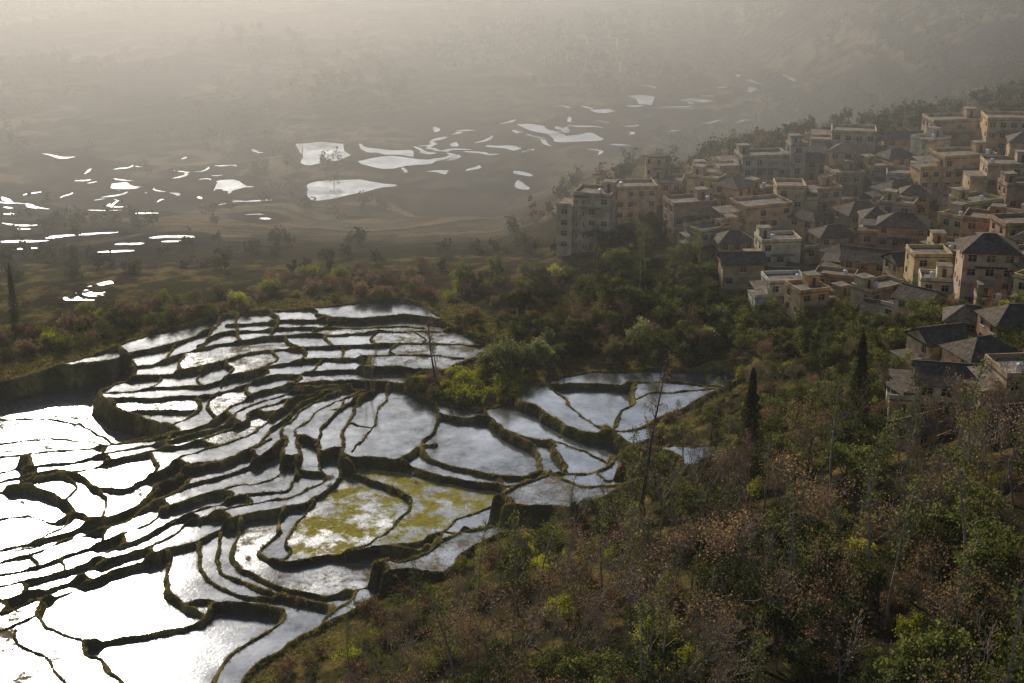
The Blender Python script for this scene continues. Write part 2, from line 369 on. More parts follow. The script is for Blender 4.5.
def ribbon(x,y,ln,wd):
    e=2.0;px=None
    n=max(4,int(ln/4)); up=[];lo=[]
    for i in range(n+1):
        gxx=float(H(x+e,y)-H(x-e,y))/(2*e); gyy=float(H(x,y+e)-H(x,y-e))/(2*e); m=math.hypot(gxx,gyy)+1e-6
        tx,ty=-gyy/m,gxx/m
        if px is None:
            if tx<0: tx,ty=-tx,-ty
        elif tx*px[0]+ty*px[1]<0: tx,ty=-tx,-ty
        px=(tx,ty); w=wd*(math.sin(math.pi*(i+0.15)/(n+0.3))**0.6)*rr.uniform(0.8,1.15)
        up.append((x-ty*w/2,y+tx*w/2)); lo.append((x+ty*w/2,y-tx*w/2)); x+=tx*ln/n; y+=ty*ln/n
    return np.array(up+lo[::-1])
for i in range(75):
    u=rr.uniform(-20,260); v=rr.uniform(182,285)-u*0.14; x,y=hit(u,v)
    if y<392: continue
    P=ribbon(x,y,rr.uniform(4,14),rr.uniform(1.2,2.8))
    if np.ptp(P[:,1])<12: POLYS.append(P)
for i in range(60):
    u=rr.uniform(400,760); v=150-(u-420)*0.16+rr.uniform(-24,26); x,y=hit(u,v)
    P=ribbon(x,y,rr.uniform(6,20),rr.uniform(2,4.5))
    if np.ptp(P[:,1])<18: POLYS.append(P)
wv=[];wf=[]
for pw in POLYS:
    lv=float(H(pw[:,0],pw[:,1]).mean())
    j0,j1=np.searchsorted(ay_,[pw[:,1].min()-14,pw[:,1].max()+14]); i0,i1=np.searchsorted(ax_,[pw[:,0].min()-14,pw[:,0].max()+14])
    xx=GX[j0:j1,i0:i1]; yy=GY[j0:j1,i0:i1]; dd=np.full(xx.shape,99.)
    for a,b in zip(pw,np.roll(pw,-1,0)):
        ab=b-a; t=np.clip(((xx-a[0])*ab[0]+(yy-a[1])*ab[1])/(ab@ab+1e-9),0,1); dd=np.minimum(dd,np.hypot(xx-a[0]-t*ab[0],yy-a[1]-t*ab[1]))
    inn=inpoly(xx,yy,pw); k=np.where(inn,1,1-ss((dd-4.2)/6)); z=GZ[j0:j1,i0:i1]
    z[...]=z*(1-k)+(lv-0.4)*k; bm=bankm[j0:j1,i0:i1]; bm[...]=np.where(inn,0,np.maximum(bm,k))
    base=len(wv); n=len(pw); wv+= [(a,b,lv) for a,b in pw]
    h=n//2
    for i in range(h-1):
        j=n-1-i; wf.append((base+i,base+i+1,base+j-1,base+j))
    if n%2: wf.append((base+h-1,base+h,base+h+1,base+h+1))
add_obj('distant_paddy_water',mesh_np('distant_paddy_water',wv,wf,[M_wfar]))
ni,nj=GX.shape; idg=np.arange(ni*nj).reshape(ni,nj)
GF=np.stack([idg[:-1,:-1],idg[:-1,1:],idg[1:,1:],idg[1:,:-1]],-1).reshape(-1,4)
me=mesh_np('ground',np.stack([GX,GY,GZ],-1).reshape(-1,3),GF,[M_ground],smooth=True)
n1=fbm(GX,GY,60,61); n2=fbm(GX,GY,16,65)
fid=np.floor(wx/stp)*7.13+np.floor((GX+30*vnoise(GX,GY,70,73))/42)*3.7
fr=np.abs(np.sin(fid*12.9898)*43758.5)%1.0
a=np.clip(0.5+n1*1.5,0,1)[...,None]; b=(ss((GY-380)/50)*fr**1.3*ss((n1+0.4)/0.4))[...,None]
C=np.array([0.026,0.02,0.012])*(1-a)+np.array([0.026,0.026,0.011])*a
C=C*(1-0.8*b)+np.array([0.16,0.12,0.07])*0.8*b
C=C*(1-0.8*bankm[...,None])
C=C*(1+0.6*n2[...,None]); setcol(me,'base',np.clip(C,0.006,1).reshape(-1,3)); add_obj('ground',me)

# ------------------------------------------------------------------ plants
def unit(v): return v/(np.linalg.norm(v)+1e-9)
class Plant:
    def __init__(s,seed): s.r=np.random.default_rng(seed); s.V=[];s.F=[];s.M=[];s.n=0;s.tips=[]
    def tube(s,p,q,r0,r1,k=4,mi=0):
        d=unit(q-p); a=np.array([1.,0,0]) if abs(d[0])<0.8 else np.array([0,1.,0]); u=unit(np.cross(d,a)); w=np.cross(d,u)
        an=np.arange(k)*2*math.pi/k; c=np.cos(an)[:,None]*u+np.sin(an)[:,None]*w
        s.V.append(p+c*r0); s.V.append(q+c*r1); b=s.n
        s.F+= [(b+i,b+(i+1)%k,b+k+(i+1)%k,b+k+i) for i in range(k)]; s.M+=[mi]*k; s.n+=2*k
    def grow(s,p,d,Ln,r,lev,mx,nc,up=0.08,spread=0.9,shr=0.62,k=5):
        ns=3; pts=[p]
        for i in range(ns):
            d=unit(d+s.r.normal(0,0.13,3)+np.array([0,0,up])); q=p+d*Ln/ns; s.tube(p,q,r,r*0.82,k if lev<2 else 3); p=q; r*=0.82; pts.append(p)
        if lev>=mx: s.tips.append(p); s.tips.append(pts[-2]); return
        for j in range(nc):
            f=0.35+0.65*(j+1)/nc if lev>0 else 0.45+0.55*(j+1)/nc
            i=min(ns-1,int(f*ns)); t=f*ns-i; bp=pts[i]*(1-t)+pts[min(ns,i+1)]*t
            pr=s.r.normal(0,1,3); pr=unit(pr-d*(pr@d)); nd=unit(d*(1-0.45*spread)+pr*spread)
            s.grow(bp,nd,Ln*shr*s.r.uniform(0.7,1.15),max(r*0.75,0.02),lev+1,mx,nc,up,spread,shr,k)
    def leaves(s,C,size,mi=1):
        n=len(C); a=s.r.normal(0,1,(n,3)); a/=np.linalg.norm(a,axis=1)[:,None]; b=s.r.normal(0,1,(n,3)); b-=a*(a*b).sum(1)[:,None]; b/=np.linalg.norm(b,axis=1)[:,None]
        z=size*s.r.uniform(0.5,1.2,(n,1)); a=a*z*0.5; b=b*z*0.32
        v=np.stack([C-a,C+b,C+a,C-b],1).reshape(-1,3); s.V.append(v)
        f=(np.arange(n*4)+s.n).reshape(-1,4); s.F+= [tuple(x) for x in f.tolist()]; s.M+=[mi]*n; s.n+=4*n
    def clusters(s,cen,n,rad,size):
        C=np.repeat(np.array(cen),n,0)+s.r.normal(0,1,(len(cen)*n,3))*rad*np.array([1,1,0.7]); C[:,2]=np.maximum(C[:,2],0.15); s.leaves(C,size)
    def mesh(s,name,mats): return mesh_np(name,np.concatenate(s.V),np.array(s.F),mats,s.M)
Z3=np.zeros(3); UP=np.array([0,0,1.])
MESH={}
def reg(k,m): MESH.setdefault(k,[]).append(m)
for i in range(4):
    p=Plant(100+i); p.grow(Z3-UP*0.5,UP,4.2,0.2,0,3,4,0.05,0.95,0.62); p.clusters(p.tips,24,0.34,0.32)
    reg('broadleaf_tree',p.mesh('broadleaf_tree',[M_bark,L_green])); reg('dark_broadleaf_tree',p.mesh('dark_broadleaf_tree',[M_bark,L_dark]))
for i in range(3):
    p=Plant(120+i); p.grow(Z3-UP*0.5,UP,3.2,0.22,0,3,4,0.02,1.1,0.7); p.clusters(p.tips,38,0.45,0.36); reg('round_crown_tree',p.mesh('round_crown_tree',[M_bark,L_olive]))
for i in range(3):
    p=Plant(150+i); p.grow(Z3-UP*0.5,UP,2.6,0.12,0,3,4,0.03,1.0,0.66); p.clusters(p.tips,24,0.32,0.28); reg('yellow_green_tree',p.mesh('yellow_green_tree',[M_bark,L_yel]))
for i in range(4):
    p=Plant(200+i); p.grow(Z3-UP*0.5,UP,4.8,0.13,0,4,3+(i%2),0.18,0.58,0.6,4)
    p.clusters(p.tips,1,0.3,0.18); reg('bare_tree',p.mesh('bare_tree',[M_barkpale,L_brown]))
for i in range(3):
    p=Plant(230+i); p.grow(Z3-UP*0.5,UP,4.4,0.12,0,3,4,0.16,0.65,0.62,4); p.clusters(p.tips,8,0.42,0.22); reg('brown_leaved_tree',p.mesh('brown_leaved_tree',[M_barkpale,L_brown]))
def slender(seed,hh,r0,start,nb,bl,lf,name,mb_,ml):
    p=Plant(seed); r=p.r; q=Z3-UP*0.5; d=UP.copy(); n=16
    for j in range(n):
        d=unit(d+r.normal(0,0.03,3)); q2=q+d*hh/n; p.tube(q,q2,r0*(1-j/n)+0.04,r0*(1-(j+1)/n)+0.04,6)
        if j>start:
            for kk in range(nb):
                a=r.uniform(0,6.28); dd=unit(np.array([math.cos(a),math.sin(a),0.8])); p.grow(q2,dd,bl*(1.1-0.05*j)*r.uniform(0.6,1.2),0.04,2,3,3,0.1,0.8,0.6,3)
        q=q2
    p.clusters(p.tips,lf,0.28,0.24); reg(name,p.mesh(name,[mb_,ml]))
for i in range(3): slender(260+i,12.5,0.13,6,2,1.6,5,'slender_alder_tree',M_barkpale,L_green)
slender(400,21,0.28,5,3,2.4,3,'tall_bare_tree',M_bark,L_brown)
for i in range(2):
    p=Plant(300+i); r=p.r; p.tube(Z3-UP*0.5,UP*10,0.2,0.03,6); n=5200; h=r.uniform(0.04,1,n); an=r.uniform(0,6.28,n)
    R=1.6*(1-h)**0.75*(0.55+0.45*np.sqrt(r.random(n)))*(0.75+0.45*np.sin(an*3+h*22)*np.sin(h*37+an)); R=np.abs(R)+0.05
    p.leaves(np.stack([R*np.cos(an),R*np.sin(an),h*11.5],1),0.3)
    for j in range(60):
        z=r.uniform(1,9); a=r.uniform(0,6.28); l=1.4*(1-z/11.5)**0.75; p.tube(np.array([0,0,z]),np.array([math.cos(a)*l,math.sin(a)*l,z+0.5]),0.03,0.012,3)
    reg('cypress_tree',p.mesh('cypress_tree',[M_bark,L_dark]))
for i in range(3):
    for key,mm in (('green_bush',L_green),('brown_bush',L_brown),('yellow_green_bush',L_yel)):
        p=Plant(330+i*5+len(key)); r=p.r
        for j in range(7):
            a=r.uniform(0,6.28); p.grow(Z3-UP*0.2,unit(np.array([math.cos(a)*0.7,math.sin(a)*0.7,1])),1.1,0.04,1,3,3,0.1,0.8,0.66,3)
        p.clusters(p.tips,9,0.22,0.2); reg(key,p.mesh(key,[M_bark,mm]))
HOUSES=[]; HF=1.0
def put(k,x,y,sc,z=None,indom=True):
    for hx,hy,hr in HOUSES:
        if (x-hx)**2+(y-hy)**2<hr*hr*HF: return
    if not indom:
        i=int((x-gx[0])/g); j=int((y-gy[0])/g)
        if 0<=i<nx and 0<=j<ny and dom[j,i]: return
    if z is None: z=float(H(x,y))
    m=random.choice(MESH[k]); add_obj(k,m,(x,y,z-0.1),random.uniform(0,6.28),(sc*random.uniform(0.85,1.15),sc*random.uniform(0.85,1.15),sc*random.uniform(0.9,1.15)))
def putp(k,u,v,sc,indom=True): x,y=hit(u,v); put(k,x,y,sc,None,indom)

# ------------------------------------------------------------------ houses
WALL={'tan':[(0.40,0.29,0.17),(0.55,0.42,0.26)],'orange':[(0.50,0.31,0.15),(0.62,0.42,0.22)],'brick':[(0.34,0.21,0.12),(0.46,0.31,0.19)],'concrete':[(0.34,0.29,0.22),(0.46,0.41,0.32)],
 'cream':[(0.54,0.45,0.29),(0.64,0.55,0.38)],'yellow':[(0.48,0.36,0.17),(0.58,0.45,0.24)],'white':[(0.50,0.47,0.40),(0.62,0.59,0.50)],'earth':[(0.32,0.23,0.12),(0.44,0.33,0.18)],'pink':[(0.46,0.32,0.21),(0.56,0.41,0.28)]}
WM={k:mat_simple('plaster_'+k,0.5,[tuple(x*0.4 for x in c[0]),c[0],c[1]],bump=0.1,detail=10) for k,c in WALL.items()}
M_roof=mat_simple('roof_tile',1.2,[(0.03,0.023,0.018),(0.075,0.056,0.04),(0.16,0.12,0.08)],bump=0.6,detail=10)
M_slab=mat_simple('roof_concrete',0.5,[(0.06,0.048,0.035),(0.15,0.12,0.088),(0.28,0.225,0.165)],detail=10)
M_trim=mat_simple('window_trim',2,[(0.36,0.31,0.25),(0.5,0.45,0.38)])
M_tank=mat_simple('water_tank_steel',2,[(0.4,0.42,0.45),(0.55,0.57,0.6)],rough=0.35)
m_,nt,out=newmat('window_glass'); b=nt.nodes.new('ShaderNodeBsdfPrincipled'); b.inputs['Base Color'].default_value=(0.02,0.022,0.025,1); b.inputs['Roughness'].default_value=0.15; nt.links.new(b.outputs[0],out.inputs[0]); M_glass=m_
M_door=mat_simple('door_wood',2,[(0.07,0.045,0.03),(0.12,0.07,0.045)])
class MB:
    def __init__(s): s.v=[];s.f=[]
    def quad(s,a,b,c,d): n=len(s.v); s.v+=[a,b,c,d]; s.f.append((n,n+1,n+2,n+3))
    def box(s,x0,y0,z0,x1,y1,z1):
        n=len(s.v); s.v+=[(x0,y0,z0),(x1,y0,z0),(x1,y1,z0),(x0,y1,z0),(x0,y0,z1),(x1,y0,z1),(x1,y1,z1),(x0,y1,z1)]
        for f in ((0,3,2,1),(4,5,6,7),(0,1,5,4),(1,2,6,5),(2,3,7,6),(3,0,4,7)): s.f.append(tuple(n+i for i in f))
    def obj(s,name,mat,par):
        if not s.f: return
        add_obj(name,mesh_np(name,s.v,s.f,[mat]),parent=par)
def facade(wb,gb,tb,db,p,dx,ln,nrm,fl,fh,rnd,door=False,base=-5):
    nc=max(1,int(ln/2.9)); cw=ln/nc
    def P(a,z,o=0.): return (p[0]+dx[0]*a-nrm[0]*o,p[1]+dx[1]*a-nrm[1]*o,z)
    wb.quad(P(0,base),P(ln,base),P(ln,0),P(0,0))
    ww_=rnd.uniform(0.38,0.6)
    for f in range(fl):
        for c in range(nc):
            a0,a1=c*cw,(c+1)*cw; z0,z1=f*fh,(f+1)*fh
            isd=door and f==0 and c==nc//2
            if (not isd) and rnd.random()<0.3: wb.quad(P(a0,z0),P(a1,z0),P(a1,z1),P(a0,z1)); continue
            w=1.1 if isd else min(1.6,cw*ww_); m=(a0+a1)/2; l,r=m-w/2,m+w/2; lo=z0+(0.02 if isd else 0.9); hi=z0+(2.15 if isd else 2.3)
            wb.quad(P(a0,z0),P(l,z0),P(l,z1),P(a0,z1)); wb.quad(P(r,z0),P(a1,z0),P(a1,z1),P(r,z1))
            wb.quad(P(l,z0),P(r,z0),P(r,lo),P(l,lo)); wb.quad(P(l,hi),P(r,hi),P(r,z1),P(l,z1))
            o=0.25
            wb.quad(P(l,lo),P(r,lo),P(r,lo,o),P(l,lo,o)); wb.quad(P(l,hi,o),P(r,hi,o),P(r,hi),P(l,hi))
            wb.quad(P(l,lo),P(l,lo,o),P(l,hi,o),P(l,hi)); wb.quad(P(r,lo,o),P(r,lo),P(r,hi),P(r,hi,o))
            (db if isd else gb).quad(P(l,lo,o),P(r,lo,o),P(r,hi,o),P(l,hi,o))
            if not isd:
                for (aa,ab,za,zb,oo,oi) in ((l-0.1,r+0.1,lo-0.12,lo-0.003,-0.09,-0.003),(m-0.035,m+0.035,lo,hi,0.18,0.24),(l,r,lo+0.85,lo+0.91,0.183,0.237)):
                    q0=P(aa,za,oo); q1=P(ab,zb,oi); tb.box(min(q0[0],q1[0]),min(q0[1],q1[1]),za,max(q0[0],q1[0]),max(q0[1],q1[1]),zb)
def house(x,y,w,d,fl,col,style,yaw=0.,seed=0,name='village_house',z=None):
    rnd=random.Random(seed*31+5); fh=2.95
    if z is None: z=float(H(x,y))
    e=bpy.data.objects.new(name,None); e.location=(x,y,z); e.rotation_euler=(0,0,yaw); S.collection.objects.link(e)
    wb,gb,tb,db,rb,kb=MB(),MB(),MB(),MB(),MB(),MB()
    hw,hd=w/2,d/2; h=fl*fh
    facade(wb,gb,tb,db,(-hw,-hd),(1,0),w,(0,-1),fl,fh,rnd,True); facade(wb,gb,tb,db,(hw,-hd),(0,1),d,(1,0),fl,fh,rnd)
    facade(wb,gb,tb,db,(hw,hd),(-1,0),w,(0,1),fl,fh,rnd); facade(wb,gb,tb,db,(-hw,hd),(0,-1),d,(-1,0),fl,fh,rnd)
    for f in range(1,fl):
        if rnd.random()<0.5: tb.box(-hw-0.06,-hd-0.06,f*fh-0.14,hw+0.06,-hd-0.004,f*fh+0.04)
    if fl>1 and rnd.random()<0.7:
        sx=rnd.choice([-1,1]); aw=w*rnd.uniform(0.3,0.5); y0=-hd+rnd.uniform(0.4,1.5)*rnd.choice([-1,1]); y1=hd-rnd.uniform(1,2.5); af=fl-1; x0=hw+0.004 if sx>0 else -hw-0.004-aw
        facade(wb,gb,tb,db,(x0,y0),(1,0),aw,(0,-1),af,fh,rnd)
        facade(wb,gb,tb,db,(x0+aw,y0),(0,1),y1-y0,(1,0),af,fh,rnd); facade(wb,gb,tb,db,(x0,y1),(0,-1),y1-y0,(-1,0),af,fh,rnd)
        facade(wb,gb,tb,db,(x0+aw,y1),(-1,0),aw,(0,1),af,fh,rnd)
        ha=af*fh; xa,xb=(x0+0.002,x0+aw+0.2) if sx>0 else (x0-0.2,x0+aw-0.002)
        rb.box(xa,y0-0.2,ha,xb,y1+0.2,ha+0.15); wb.box(xa+0.1,y0-0.1,ha+0.15,xb-0.1,y0+0.08,ha+0.9)
        if rnd.random()<0.5:
            rb.quad((xa+.2,y0+1,ha+2.0),(xb-.2,y0+1,ha+2.0),(xb-.2,y1-.2,ha+2.5),(xa+.2,y1-.2,ha+2.5))
            for px,py in ((xa+.3,y0+1.1),(xb-.35,y0+1.1)): tb.box(px,py,ha+.15,px+.08,py+.08,ha+2.0)
    if style=='flat':
        rb.box(-hw-0.25,-hd-0.25,h,hw+0.25,hd+0.25,h+0.18)
        for (a,b_,c,dd) in ((-hw-0.1,-hd-0.1,hw+0.1,-hd+0.1),(-hw-0.1,hd-0.1,hw+0.1,hd+0.1),(-hw-0.1,-hd+0.1,-hw+0.1,hd-0.1),(hw-0.1,-hd+0.1,hw+0.1,hd-0.1)): wb.box(a,b_,h+0.18,c,dd,h+0.95)
        if rnd.random()<0.75:
            sx=rnd.choice([-1,1]); a=sx*(hw-1.8); hb=hd-1.8
            wb.box(a-1.5,hb-1.5,h+0.18,a+1.5,hb+1.4,h+2.6); rb.box(a-1.7,hb-1.7,h+2.6,a+1.7,hb+1.6,h+2.76); db.box(a-0.4,hb-1.55,h+0.2,a+0.4,hb-1.504,h+2.1)
        if rnd.random()<0.4:
            cx,cy=rnd.uniform(-hw+1,hw-1),-hd+1.5; n=12
            for i in range(n):
                a0,a1=6.283*i/n,6.283*(i+1)/n; q=[(cx+0.55*math.cos(t),cy+0.55*math.sin(t)) for t in (a0,a1)]
                kb.quad((*q[0],h+0.5),(*q[1],h+0.5),(*q[1],h+1.7),(*q[0],h+1.7)); kb.quad((*q[0],h+1.7),(*q[1],h+1.7),(cx,cy,h+1.95),(cx,cy,h+1.95))
    else:
        ov=0.6; rh=min(w,d)*0.30 if style=='hip' else d*0.28; x0,x1,y0,y1=-hw-ov,hw+ov,-hd-ov,hd+ov; zz=h-0.12
        rx=max(0.3,(w-d)/2+0.4) if style=='hip' else hw+ov
        A,B,Cc,Dd=(x0,y0,zz),(x1,y0,zz),(x1,y1,zz),(x0,y1,zz); R0,R1=(-rx,0,h+rh),(rx,0,h+rh)
        rb.quad(A,B,R1,R0); rb.quad(Cc,Dd,R0,R1)
        if style=='hip': rb.quad(B,Cc,R1,R1); rb.quad(Dd,A,R0,R0)
        else:
            wb.quad((hw,-hd,h),(hw,hd,h),(hw,0,h+rh-0.25),(hw,0,h+rh-0.25)); wb.quad((-hw,hd,h),(-hw,-hd,h),(-hw,0,h+rh-0.25),(-hw,0,h+rh-0.25))
        lo=lambda p:(p[0],p[1],p[2]-0.16)
        for a,b_ in ((A,B),(B,Cc),(Cc,Dd),(Dd,A)): rb.quad(lo(a),lo(b_),b_,a)
        rb.quad(lo(A),lo(Dd),lo(Cc),lo(B))
        rb.box(-rx,-0.14,h+rh-0.06,rx,0.14,h+rh+0.12)
    if rnd.random()<0.4 and fl>1:
        zb=fh*(fl-1); bw=w*0.3
        rb.box(-bw,-hd-1.3,zb-0.16,bw,-hd-0.07,zb)
        tb.box(-bw,-hd-1.3,zb+0.9,bw,-hd-1.22,zb+0.97)
        for i in range(9): xx=-bw+0.03+(2*bw-0.1)*i/8; tb.box(xx,-hd-1.29,zb,xx+0.05,-hd-1.24,zb+0.9)
    wb.obj('walls',WM[col],e); gb.obj('windows',M_glass,e); tb.obj('window_trim',M_trim,e); db.obj('door',M_door,e); rb.obj('roof',M_roof if style!='flat' else M_slab,e); kb.obj('water_tank',M_tank,e)
    HOUSES.append((x,y,max(w,d)*0.62+1.2))
HL=[(596,252,11,10,5,'tan','flat',-.3),(634,222,13,9,3,'tan','flat',.1),(690,240,13,9,3,'brick','flat',.25),(668,205,10,9,2,'tan','flat',-.2),(715,196,12,9,2,'tan','flat',.2),(762,190,15,9,3,'concrete','flat',.15),
 (795,188,5,5,4,'concrete','flat',.15),(762,244,15,10,3,'orange','flat',.35),(778,280,11,8,3,'cream','flat',.1),(735,268,10,8,2,'earth','hip',.1),(742,302,11,8,3,'earth','gable',.0),(785,320,10,8,3,'white','flat',.1),(808,328,8,8,3,'orange','flat',.3),
 (855,166,14,10,3,'tan','flat',-.2),(862,238,12,9,2,'earth','hip',.3),(905,262,13,9,3,'brick','hip',-.3),(930,294,9,8,3,'yellow','flat',.0),(900,215,12,9,2,'tan','hip',.4),(990,305,12,10,4,'pink','hip',-.15),
 (955,155,17,10,3,'tan','flat',.1),(1008,152,13,10,3,'orange','flat',-.1),(965,190,17,10,3,'orange','flat',.2),(1010,200,13,10,3,'tan','flat',-.1),(1022,262,11,9,3,'brick','flat',.1),(820,215,11,9,2,'orange','flat',.3),(835,262,11,8,2,'tan','hip',.2),(870,285,12,9,2,'earth','gable',-.4),
 (960,418,13,9,2,'cream','gable',-.2),(988,388,11,9,2,'tan','hip',.3),(942,372,9,8,2,'tan','gable',.3),(1020,352,11,9,2,'brick','hip',.1),(925,446,8,6,1,'tan','gable',.5),(1030,410,10,9,2,'tan','flat',.1),(975,350,10,8,2,'earth','hip',-.3),(1005,440,9,7,1,'earth','gable',.2)]
for i,(u,v,w,d,fl,c,st,ya) in enumerate(HL):
    x,y=hit(u,v); k=0.9; house(x,y+d/2,w*k,d*k,fl,c,st,ya,i)
def round_tower(x,y,r,fl):
    z=float(H(x,y)); e=bpy.data.objects.new('round_stair_tower',None); e.location=(x,y,z); S.collection.objects.link(e)
    wb,rb,gb=MB(),MB(),MB(); n=20; h=fl*3
    def ring(b,r0,z0,r1,z1):
        for i in range(n):
            a,c=6.2832*i/n,6.2832*(i+1)/n
            b.quad((r0*math.cos(a),r0*math.sin(a),z0),(r0*math.cos(c),r0*math.sin(c),z0),(r1*math.cos(c),r1*math.sin(c),z1),(r1*math.cos(a),r1*math.sin(a),z1))
    ring(wb,r,-5,r,h); ring(rb,r,h,r+0.5,h); ring(rb,r+0.5,h,r+0.5,h+0.25); ring(rb,r+0.5,h+0.25,0.02,h+1.1)
    for f in range(fl):
        for i in range(0,n,3):
            a=6.2832*(i+0.5)/n; ca,sa=math.cos(a),math.sin(a); q=[(ca*(r+.03)-sa*s_,sa*(r+.03)+ca*s_) for s_ in (-.45,.45)]
            gb.quad((*q[0],f*3+1),(*q[1],f*3+1),(*q[1],f*3+2.3),(*q[0],f*3+2.3))
    wb.obj('walls',WM['tan'],e); rb.obj('roof',M_roof,e); gb.obj('windows',M_glass,e); HOUSES.append((x,y,r+2))
x,y=hit(655,196); round_tower(x,y,3.2,4)
x,y=hit(582,250); round_tower(x,y,2.6,5)
rr=random.Random(11); cnt=0
for i in range(1500):
    if cnt>=60: break
    u=rr.uniform(700,1040); v=rr.uniform(140,325)
    if v>330-(abs(u-800)*0.05) : continue
    if v<185-(u-700)*0.16 or v>250+(u-700)*0.9: continue
    x,y=hit(u,v); w=rr.uniform(6,11); d=rr.uniform(5.5,8.5)
    if any((x-a)**2+(y-b)**2<(c+max(w,d)*0.28)**2 for a,b,c in HOUSES): continue
    house(x,y,w,d,rr.choice([1,2,2,2,3]),rr.choice(['earth','tan','earth','brick','orange','earth','concrete','yellow','tan','cream']),rr.choice(['hip','gable','hip','flat','flat','flat']),rr.uniform(-.8,.8),100+i); cnt+=1

# ------------------------------------------------------------------ planting
rnd=random.Random(21)
def proj(x,y,z):
    f=y*cP-(z-CAMZ)*sP; up=y*sP+(z-CAMZ)*cP
    return 512+FL*x/f, 341.5-FL*up/f
yy=88.0
while yy<345:
    xx=-50.0; stp_=5.4 if yy<200 else 4.8
    while xx<150:
        x=xx+rnd.uniform(-2.6,2.6); y=yy+rnd.uniform(-2.6,2.6); xx+=stp_
        d=footd(x,y)
        if d<1.5: continue
        z=float(H(x,y)); u,v=proj(x,y,z)
        if u<150 or u>1130 or v>860: continue
        nz=float(vnoise(x,y,22,91)); n2=float(vnoise(x,y,12,95)); r=rnd.random()
        if d<15:
            if r<0.75: put(rnd.choice(['brown_bush','green_bush','green_bush','brown_bush','yellow_green_bush']),x,y,rnd.uniform(0.8,1.6),z,False)
            elif r<0.87: put('bare_tree',x,y,rnd.uniform(0.4,0.6),z,False)
            continue
        if y<195:
            k='bare_tree' if r<0.40 else 'brown_leaved_tree' if r<0.58 else 'slender_alder_tree' if r<0.74 else 'broadleaf_tree' if r<0.86 else 'dark_broadleaf_tree' if r<0.93 else 'yellow_green_tree'
            sc=rnd.uniform(1.0,1.65)*min(1,0.5+(d-15)/60)
            if k=='yellow_green_tree': sc*=0.8
        else:
            if nz>0.03: k='yellow_green_tree' if r<0.6 else 'broadleaf_tree'; sc=rnd.uniform(0.7,1.1)
            elif y>265: k='dark_broadleaf_tree' if r<0.5 else 'broadleaf_tree'; sc=rnd.uniform(0.7,1.05)
            else: k='bare_tree' if r<0.24 else 'brown_leaved_tree' if r<0.42 else 'dark_broadleaf_tree' if r<0.6 else 'broadleaf_tree' if r<0.93 else 'slender_alder_tree'; sc=rnd.uniform(0.65,1.0)
            sc*=min(1,0.6+(d-15)/40)
        if n2<-0.3: k='green_bush'; sc=1.5
        put(k,x,y,sc,z,False)
        if rnd.random()<0.55: put(rnd.choice(['brown_bush','green_bush','green_bush','yellow_green_bush']),x+rnd.uniform(-2.5,2.5),y+rnd.uniform(-2.5,2.5),rnd.uniform(0.9,1.7),None,False)
    yy+=stp_
putp('tall_bare_tree',632,552,1.45); putp('cypress_tree',748,462,1.5); putp('cypress_tree',856,418,1.4); putp('tall_bare_tree',436,385,0.85); putp('slender_alder_tree',437,388,1.1)
putp('slender_alder_tree',371,388,0.8); putp('slender_alder_tree',366,390,0.7); putp('cypress_tree',14,308,0.9); putp('bare_tree',685,505,1.3)
for u,v,s in ((494,372,1.2),(508,377,1.35),(524,374,1.3),(540,368,1.1)): putp('round_crown_tree',u,v,s)
for i in range(50): putp(rnd.choice(['broadleaf_tree','dark_broadleaf_tree','broadleaf_tree','brown_leaved_tree','round_crown_tree']),rnd.uniform(545,745),rnd.uniform(322,368),rnd.uniform(0.8,1.2),False)
for i in range(70): putp(rnd.choice(['dark_broadleaf_tree','dark_broadleaf_tree','broadleaf_tree','slender_alder_tree','broadleaf_tree']),rnd.uniform(575,735),rnd.uniform(235,335),rnd.uniform(0.7,1.3))
for i in range(90): putp(rnd.choice(['dark_broadleaf_tree','broadleaf_tree','broadleaf_tree','brown_leaved_tree']),rnd.uniform(740,1030),rnd.uniform(318,375),rnd.uniform(0.7,1.0),False)
HF=0.62
for i in range(290): putp(rnd.choice(['dark_broadleaf_tree','broadleaf_tree','slender_alder_tree','broadleaf_tree','brown_leaved_tree']),rnd.uniform(680,1030),rnd.uniform(125,330),rnd.uniform(0.5,0.9))
HF=1.0
for i in range(34): putp(rnd.choice(['yellow_green_bush','green_bush','yellow_green_bush']),rnd.uniform(455,520),rnd.uniform(375,405),rnd.uniform(1.0,1.9),False)
for i in range(30): putp(rnd.choice(['yellow_green_bush','green_bush','brown_bush']),rnd.uniform(390,455),rnd.uniform(380,400),rnd.uniform(0.9,1.5),False)
for i in range(60): putp(rnd.choice(['dark_broadleaf_tree','brown_bush','green_bush','broadleaf_tree','brown_bush']),rnd.uniform(455,600),rnd.uniform(285,360),rnd.uniform(0.7,1.1),False)
for i in range(170):
    u=rnd.uniform(0,560); putp(rnd.choice(['brown_bush','brown_bush','brown_bush','green_bush','green_bush','yellow_green_bush']),u,rnd.uniform(270,302)+(330-u if u<330 else 0)*0.18,rnd.uniform(0.8,1.9),False)
for i in range(14): putp(rnd.choice(['brown_bush','green_bush']),rnd.uniform(350,450),rnd.uniform(592,640),rnd.uniform(0.9,1.5),False)
for u,v in ((300,392),(140,492),(248,560),(330,480),(350,470),(415,476),(500,484),(85,522),(40,480),(560,440),(580,512),(270,594),(300,604)): putp('brown_bush',u,v,rnd.uniform(0.4,0.7))

